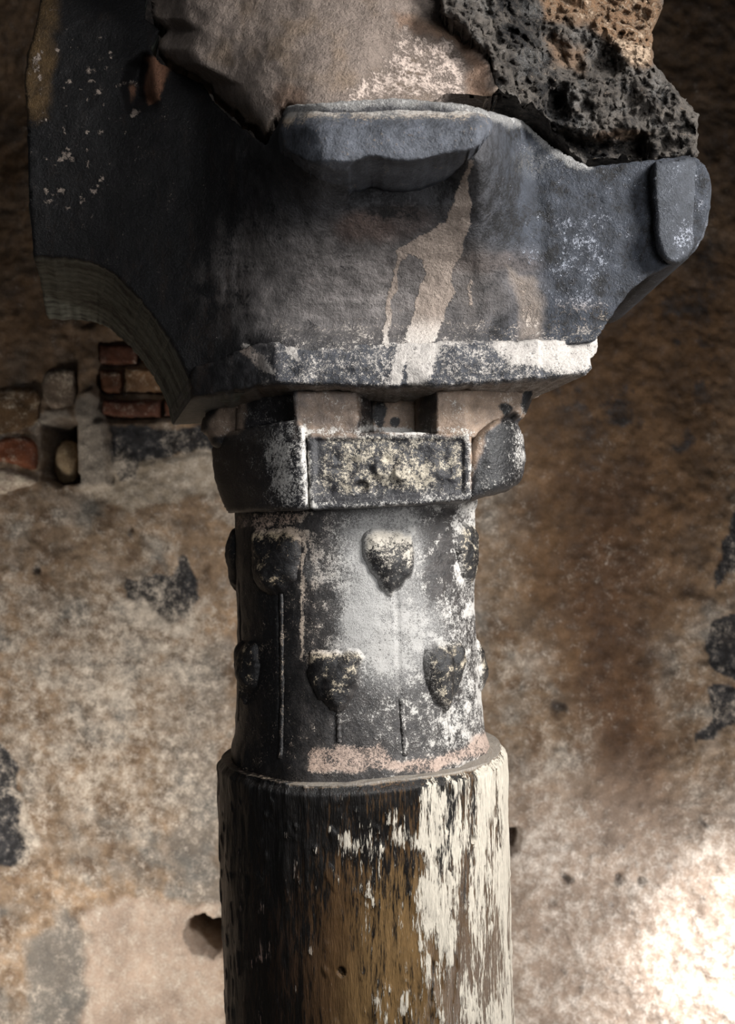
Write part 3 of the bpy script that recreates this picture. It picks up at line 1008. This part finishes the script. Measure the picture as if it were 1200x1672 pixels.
def stone_paint(qx, qy, V, side):
    n = len(qx)
    v = pxv(qx, qy)
    p = Paint(qx, qy, 9, 0.025, 45)
    base = np.tile(lin(66, 65, 67), (n, 1))
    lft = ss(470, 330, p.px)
    base = mixc(base, lin(25, 23, 23), lft)  # left arm: sooty black, lowered further to paint in its shade
    rgt = ss(760, 860, p.px)
    base = mixc(base, lin(58, 62, 70), rgt)
    mid = p.poly([(380, 380), (640, 380), (760, 420), (720, 540), (400, 540), (330, 480)], 50)
    base = mixc(base, lin(116, 110, 107), mid * 0.9)
    rust = np.maximum.reduce([0.7 * p.blob(600, 370, 60, 30), 0.25 * p.blob(800, 430, 90, 20), 0.4 * p.blob(650, 360, 60, 30)])
    base = mixc(base, lin(92, 74, 66), rust)
    blk = 0.36 + 0.16 * lft + 0.12 * p.blob(640, 300, 150, 60) + 0.14 * p.blob(805, 320, 40, 90) + 0.07 * rgt - 0.10 * mid  # blobs paint in the overhang shadow below the lip and the dark fold
    blk = blk + 0.12 * fbm(v * np.array([1, 0.3, 1]), 0.03, 3, 47)
    mot = fbm(v, 0.035, 5, 401, 0.68)
    strv = fbm(v * np.array([1, 0.14, 1]), 0.05, 4, 402)
    strh = fbm(v * np.array([0.15, 1, 1]), 0.06, 4, 403)
    base = base * (1 + 0.55 * mot + 0.35 * strh * mid)[:, None]
    base = mixc(base, lin(44, 35, 30), 0.8 * lft * ss(0.0, 0.5, strv))
    blk = blk + 0.20 * mot + 0.16 * strv * lft - 0.14 * strh * mid
    pale = np.full(n, 0.16) + 0.10 * strh * mid + rgt * (0.08 + 0.22 * mot)
    strk = np.maximum.reduce([
        p.poly([(770, 262), (776, 262), (762, 300), (768, 330), (772, 360), (752, 410), (738, 470), (712, 558), (664, 562), (672, 500), (690, 460), (690, 425), (670, 415), (655, 430), (642, 408), (690, 385), (736, 350), (752, 300)], 2.5),
        p.line([(650, 410), (648, 450), (634, 500), (633, 560), (644, 615)], 4.5, 2.5)])
    strk = strk * (1 - p.poly([(652, 428), (672, 418), (688, 432), (686, 460), (668, 500), (660, 550), (648, 590), (640, 550), (642, 510)], 2))
    pale = np.maximum(pale, 0.85 * strk)
    stk2 = p.poly([(820, 440), (868, 452), (888, 500), (884, 556), (844, 556), (850, 510), (838, 470)], 12)
    soft2 = np.maximum(0.75 * stk2, 0.20 * p.poly([(735, 400), (872, 420), (885, 470), (850, 520), (760, 540), (730, 470)], 30))
    base = mixc(base, lin(146, 133, 122) * (1 + 0.3 * mot[:, None]), soft2)
    blk = blk - 0.24 * soft2
    pale = np.maximum(pale, 0.40 * stk2 + 0.10 * strh * stk2)
    pale = np.maximum(pale, 0.62 * p.line([(930, 345), (922, 390), (918, 430)], 2, 3))
    pale = np.maximum(pale, 0.55 * p.line([(770, 460), (768, 495)], 5, 4))
    pale = np.maximum(pale, 0.36 * ss(490, 540, p.py) * ss(400, 460, p.px) + 0.0)
    pale = np.maximum(pale, 0.38 * p.poly([(880, 330), (1010, 330), (1000, 520), (900, 540)], 40))
    pale = np.maximum(pale, 0.62 * p.line([(398, 568), (420, 588), (442, 604)], 9, 6))
    # left face flecks
    fleck = ss(0.40, 0.55, fbm(v, 0.05, 3, 57)) * p.poly([(40, 0), (200, 60), (240, 200), (200, 260), (160, 380), (60, 330)], 20)
    pale = np.maximum(pale, 0.6 * fleck)
    upl = p.poly([(30, -200), (300, -200), (300, 150), (250, 250), (30, 250)], 20)
    ochre = p.poly([(30, -200), (100, -200), (92, 60), (80, 190), (40, 200)], 12)
    redp = np.maximum(p.poly([(238, 96), (278, 104), (272, 145), (262, 168), (240, 172)], 5), 0.7 * p.blob(216, 152, 8, 10))
    base = mixc(base, lin(78, 60, 36) * (1 + 0.5 * mot[:, None]), ochre)
    base = mixc(base, lin(150, 108, 84), redp)
    blk = blk - 0.45 * np.maximum(ochre, redp) + 0.04 * upl
    palec = np.tile(lin(152, 138, 127), (n, 1))
    palec = mixc(palec, lin(190, 182, 174), ss(500, 556, p.py))
    palec = mixc(palec, lin(150, 154, 164), rgt * ss(520, 480, p.py) * (1 - stk2))
    sd = side > 0.02
    # the sides: greenish grey stone combed along the curve
    so = sd & (qx < 420)
    g = lin(112, 117, 108) * (1 + 0.0)
    comb = fbm(np.stack([V[:, 1] * 4 + V[:, 0] * 1.0, V[:, 1] * 0, V[:, 0] * 0.15], 1), 22, 4, 67)
    base[so] = g * (1 + 0.9 * comb[so])[:, None]
    blk[so] = 0.30 - 0.3 * comb[so] + 0.05
    pale[so] = 0.2 + 0.24 * comb[so]
    palec[so] = lin(128, 130, 122)
    ledge = p.line([(462, 176), (560, 170), (640, 162), (760, 172), (850, 200), (905, 242), (960, 272)], 10, 9)
    pale = np.maximum(pale, 0.5 * ledge)
    dust = np.maximum(0.8 * ledge, 0.25 * fbm(v * np.array([1, 0.4, 1]), 0.02, 4, 49) * mid) + 0.32 * np.maximum(strk * ss(430, 330, p.py) * .4, 0.9 * p.blob(870, 265, 40, 30) * rgt)  # ledge dust; the right blob paints in the lit spot by the fold
    return attr(base, palec, pale, blk, dust)


def bodyY(x, y):
    # left arm face swings back, right arm face stands forward
    arm = np.interp(x, [20, 320, 600, 900, 1180], [-0.06, -0.135, -0.185, -0.235, -0.262])
    prof = np.clip((552 - y) / 290, 0, 1)
    front = -0.235 - 0.185 * prof ** 1.9
    arm = arm + 0.03 * ss(190, 60, y) + 0.05 * ss(60, -40, y)
    arm = arm + 0.07 * ss(16, -16, sdpoly(x, y, [(215, 110), (236, 95), (242, 150), (248, 168), (215, 175), (206, 140)])[0])
    w = ss(270, 500, x - 40 * prof) * ss(905 - 30 * prof, 775, x)
    return arm * (1 - w) + front * w - 0.022 * ss(528, 560, y) * ss(400, 470, x) + 0.06 * p_notch(x, y)


def p_notch(x, y):
    return ss(7, -5, sdpoly(x, y, [(572, 240), (640, 240), (742, 240), (790, 250), (780, 345), (700, 360), (640, 352), (600, 345), (570, 330)])[0]) * np.clip((335 - y) / 60, 0, 1) * ss(790, 690, x)


def body_back(x, y):
    t = ss(60, 320, x)
    rr = ss(700, 1000, x)
    dx = -0.118 * (1 - t) - 0.096 * t
    dy = 0.43 * (1 - t) + 0.33 * t
    return np.stack([dx + 0.0 * rr, dy, 0 * x], 1)


body_ol = [(46, 262), (48, 330), (56, 418), (90, 420), (128, 424), (160, 432), (190, 450), (222, 482), (252, 518), (278, 556), (296, 592), (308, 622), (314, 648),
           (400, 640), (480, 600), (640, 590), (880, 575), (972, 556), (985, 538), (1008, 502), (1030, 474), (1060, 450), (1092, 436), (1124, 420), (1146, 388), (1158, 340), (1160, 300), (1150, 270), (1128, 254),
           (1060, 262), (960, 272), (900, 238), (850, 196), (760, 170), (640, 160), (470, 172), (434, 238), (418, 226), (384, 200), (352, 170), (330, 138), (262, 104), (246, 80), (262, 50), (238, 30), (234, -160), (72, -160), (66, 0), (58, 40), (46, 84), (40, 120), (44, 190)]
relief('bracket_body', body_ol, bodyY, M_STONE, bracket, BO, stone_paint, step=3.0, back=body_back, bevel=4, rings=44, rough=0.006, rfreq=11, rag=2.0, smooth=False, seed=201, bed='lay')


def corniceY(x, y):
    base = np.interp(x, [310, 420, 450, 880, 884, 975], [-0.16, -0.235, -0.262, -0.285, -0.278, -0.262])
    lip = 0.012 * ss(598, 560, y)
    return base + lip


def cornice_paint(qx, qy, V, side):
    A = stone_paint(qx, qy, V, side)
    p = Paint(qx, qy, 6, 0.05, 145)
    n = len(qx)
    up = ss(600, 562, p.py - 0 * p.px)
    pl = 0.26 + 0.14 * ss(430, 480, p.px)
    pl = pl + 0.38 * p.poly([(655, 552), (720, 552), (710, 600), (690, 625), (640, 628), (642, 590)], 5)
    pl = pl + 0.36 * p.poly([(800, 560), (990, 545), (980, 590), (930, 612), (885, 600), (840, 596), (820, 580)], 8)
    pl = pl + 0.18 * p.line([(480, 562), (640, 556), (980, 548)], 8, 6) + 0.3 * p.line([(470, 550), (480, 580)], 7, 4)
    pl = pl - 0.25 * ss(430, 400, p.px)
    pl = np.maximum(pl, 0.66 * p.line([(398, 568), (420, 588), (442, 604)], 9, 6))
    pl = pl - 0.5 * p.line([(662, 600), (660, 625)], 4, 3)
    A['base'] = mixc(A['base'], lin(70, 72, 78), ss(430, 480, p.px))
    A['palecol'] = mixc(np.tile(lin(174, 168, 162), (n, 1)), lin(120, 108, 100), ss(460, 400, p.px))
    under = (side > 0.03).astype(float)
    A['base'] = mixc(A['base'], lin(120, 108, 98), under * ss(330, 420, p.px))
    pl = pl + 0.18 * fbm(pxv(qx, qy), 0.05, 5, 411, 0.68)
    A['msk'][:, 0] = pl
    A['msk'][:, 1] = np.where(under > 0, 0.3, 0.44 - 0.1 * up)
    A['msk'][:, 2] = 0.25 * ss(566, 556, p.py) * ss(450, 640, p.px)
    so = (under > 0) & (qx < 380)
    A['base'][so] = lin(110, 110, 106)
    return A


def cornice_back(x, y):
    t = ss(300, 420, x)
    r = ss(860, 980, x)
    return np.stack([-0.096 * (1 - t) - 0.06 * r, 0.33 + 0 * x, 0.0 * x], 1)


relief('cornice', [(312, 650), (309, 618), (318, 598), (352, 592), (400, 566), (440, 558), (640, 558), (800, 557), (884, 555), (940, 552), (975, 552), (974, 572), (964, 586), (966, 600), (956, 612), (884, 619), (800, 627), (640, 633), (500, 628), (440, 627), (380, 640)],
       corniceY, M_CORNICE, bracket, BO, cornice_paint, step=2.6, back=cornice_back, bevel=6, bevdep=0.009, rings=14, rough=0.0045, rfreq=26, rag=3, smooth=False, seed=202)


def lip_paint(qx, qy, V, side):
    n = len(qx)
    p = Paint(qx, qy, 8, 0.03, 155)
    base = np.tile(lin(80, 83, 90), (n, 1)) * (1 + 0.5 * fbm(pxv(qx, qy), 0.04, 5, 404, 0.65))[:, None]
    pale = np.full(n, 0.22) + 0.40 * ss(204, 184, p.py) + 0.28 * p.blob(470, 190, 14, 22)
    return attr(base, np.tile(lin(168, 150, 130), (n, 1)), pale, np.full(n, 0.30), 0.7 * ss(206, 182, p.py))


relief('broken_lip', [(462, 192), (480, 178), (560, 172), (640, 166), (720, 168), (792, 186), (802, 212), (776, 244), (742, 251), (690, 262), (650, 266), (606, 258), (578, 268), (562, 284), (520, 274), (472, 252), (456, 226)],
       lambda x, y: bodyY(x, y) - 0.030 - 0.06 * p_notch(x, y) + 0.04 * ss(215, 165, y), M_STONE, bracket, BO, lip_paint, step=2.6, back=(0, 0.11), bevel=7, bevdep=0.014, rings=6, rough=0.007, rfreq=12, rag=2, seed=203, bed='lay')


def roll_paint(qx, qy, V, side):
    A = stone_paint(qx, qy, V, side)
    n = len(qx)
    p = Paint(qx, qy, 6, 0.03, 165)
    A['base'] = np.tile(lin(64, 67, 73), (n, 1)) * (1 + 0.4 * fbm(pxv(qx, qy), 0.04, 5, 405, 0.65))[:, None]
    A['msk'][:, 1] = 0.25 + 0.3 * p.line([(1066, 270), (1066, 400)], 5, 5)
    A['msk'][:, 0] = 0.26 + 0.18 * p.blob(1130, 385, 40, 30) + 0.25 * p.line([(1068, 290), (1070, 380)], 1.5, 2)
    return A


relief('end_roll', [(1066, 268), (1100, 262), (1132, 256), (1152, 272), (1161, 300), (1159, 342), (1147, 390), (1124, 421), (1096, 432), (1076, 415), (1068, 380), (1064, 320)],
       lambda x, y: -0.274 + 0.04 * np.clip((x - 1090) / 70, 0, 1) ** 2, M_STONE, bracket, BO, roll_paint, step=2.6, back=(0.0, 0.36), bevel=12, bevdep=0.02, rings=10, rough=0.004, rfreq=12, rag=1.5, seed=204, bed='lay')

# ------------------------------------------------------------------ broken masonry above the bracket
MO = np.array([0.0, 0.0, 0.60])
mass = thing('broken_arch_springing', 'broken lump of rubble and beige plaster lying on top of the black bracket', 'masonry', MO)


def plaster_paint(qx, qy, V, side):
    n = len(qx)
    v = pxv(qx, qy)
    p = Paint(qx, qy, 9, 0.03, 185)
    base = np.tile(lin(146, 132, 122), (n, 1))
    base = mixc(base, lin(148, 130, 114), ss(0.0, 0.5, fbm(v, 0.012, 4, 187)))
    bot = ss(150, 185, p.py)
    orange = np.maximum(0.4 * p.poly([(640, 20), (690, 30), (760, 60), (800, 110), (800, 165), (760, 160), (770, 110), (740, 70), (650, 45)], 10), 0.35 * p.blob(470, 165, 30, 30))
    base = mixc(base, lin(150, 106, 70), orange)
    pale = 0.24 + 0.30 * p.poly([(650, 40), (740, 65), (770, 110), (755, 160), (560, 165), (600, 110), (640, 90)], 16) + 0.15 * bot
    blk = 0.1 + 0.25 * p.blob(700, 20, 60, 20)
    dust = 0.25 * bot
    return attr(base, np.tile(lin(204, 186, 174), (n, 1)), pale, blk, dust)


def plasterY(x, y):
    hollow = 0.03 * ss(30, -30, sdpoly(x, y, [(620, 60), (760, 70), (790, 160), (600, 160)])[0])
    edge = np.interp(y, [-160, 30, 50, 80, 104, 138, 170, 200, 240], [236, 238, 262, 246, 262, 332, 354, 386, 434])
    near = ss(70, 5, x - edge)
    far = (-0.165 - 0.205 * ss(190, 560, x)) + (0.03 + 0.07 * ss(200, 540, x)) * ss(200, -60, y) + hollow + 0.05 * ss(620, 800, x)
    return far * (1 - near) + (bodyY(x, y) - 0.007) * near


relief('plaster_coat', [(246, -160), (248, 28), (273, 48), (257, 76), (270, 96), (338, 129), (362, 163), (396, 188), (437, 222), (448, 196), (470, 174), (510, 178), (640, 184), (800, 186), (820, 150), (800, 90), (770, 40), (740, -160)],
       plasterY, M_RUBBLE, mass, MO, plaster_paint, step=3.0, back=lambda x, y: np.stack([-0.032 * ss(470, 420, x), 0.2 + 0 * x, 0.075 * ss(470, 420, x)], 1), bevel=10, bevdep=0.02, rings=5, rough=0.011, rfreq=8, rag=4, smooth=False, seed=302, bed='rest')


def rub_paint(qx, qy, V, side):
    n = len(qx)
    v = pxv(qx, qy)
    p = Paint(qx, qy, 10, 0.03, 195)
    base = np.tile(lin(92, 86, 80), (n, 1)) * (1 + 0.5 * fbm(v, 0.03, 5, 441, 0.65))[:, None]
    tan = np.maximum.reduce([p.poly([(880, -60), (1090, -60), (1066, 100), (1040, 110), (1000, 70), (960, 40), (890, 30)], 12), 0.7 * p.poly([(1005, 55), (1066, 90), (1050, 112), (1005, 80)], 6),
                             0.5 * p.poly([(890, 60), (960, 80), (950, 120), (900, 100)], 10), 0.5 * p.blob(1010, 222, 50, 10)])
    base = mixc(base, lin(156, 124, 96), tan)
    pale = 0.26 + 0.2 * tan + 0.22 * p.poly([(1000, 60), (1066, 85), (1050, 112), (1010, 95)], 6)
    blk = 0.40 - 0.28 * tan + 0.16 * fbm(v, 0.03, 4, 442) + 0.16 * p.poly([(790, -60), (860, -60), (900, 60), (930, 180), (1040, 260), (960, 270), (880, 180), (830, 80)], 14)
    dust = 0.12 + 0.22 * ss(0, 0.5, fbm(v, 0.02, 3, 199))
    return attr(base, np.tile(lin(190, 166, 142), (n, 1)), pale, blk, dust * (1 - 0.6 * tan))


def rubY(x, y):
    P_ = pxv(x, y)
    hole = 0.10 * ss(34, -4, np.hypot(x - 908, (y - 165) * 0.8)) + 0.05 * ss(30, -10, sdpoly(x, y, [(900, 70), (980, 80), (1000, 110), (930, 130)])[0]) + 0.05 * ss(16, -10, sdpoly(x, y, [(900, 210), (960, 235), (1050, 225), (1050, 255), (960, 262)])[0])
    b = np.interp(x, [720, 830, 900, 1000, 1150], [-0.36, -0.29, -0.235, -0.225, -0.21]) + 0.08 * ss(150, -20, y) - 0.02
    return b + hole - 0.030 * fbm(P_, 0.014, 4, 211)


relief('rubble_core', [(720, -160), (720, 20), (770, 60), (800, 100), (808, 160), (800, 196), (850, 205), (905, 245), (962, 280), (1060, 270), (1136, 262), (1144, 225), (1143, 190), (1118, 160), (1090, 128), (1068, 106), (1064, 60), (1080, 10), (1090, -160)],
       rubY, M_RUBBLE, mass, MO, rub_paint, step=2.8, back=(0.02, 0.34), bevel=14, bevdep=0.04, rings=8, rough=0.015, rfreq=30, billow=True, rag=6, smooth=False, seed=303, bed='rest')


def core_paint(qx, qy, V, side):
    n = len(qx)
    return attr(np.tile(lin(60, 54, 50), (n, 1)), np.tile(lin(130, 112, 96), (n, 1)), np.full(n, 0.15), np.full(n, 0.5), np.zeros(n))


# the masonry goes on behind the bracket
relief('rear_masonry', [(180, -160), (180, 40), (230, 200), (330, 300), (470, 300), (620, 240), (800, 240), (900, 100), (900, -160)],
       lambda x, y: 0.47 + 0 * x, M_RUBBLE, mass, MO, core_paint, step=12, back=(0, 0.25), bevel=20, rings=3, rough=0.03, rfreq=8, rag=4, smooth=False, seed=304)
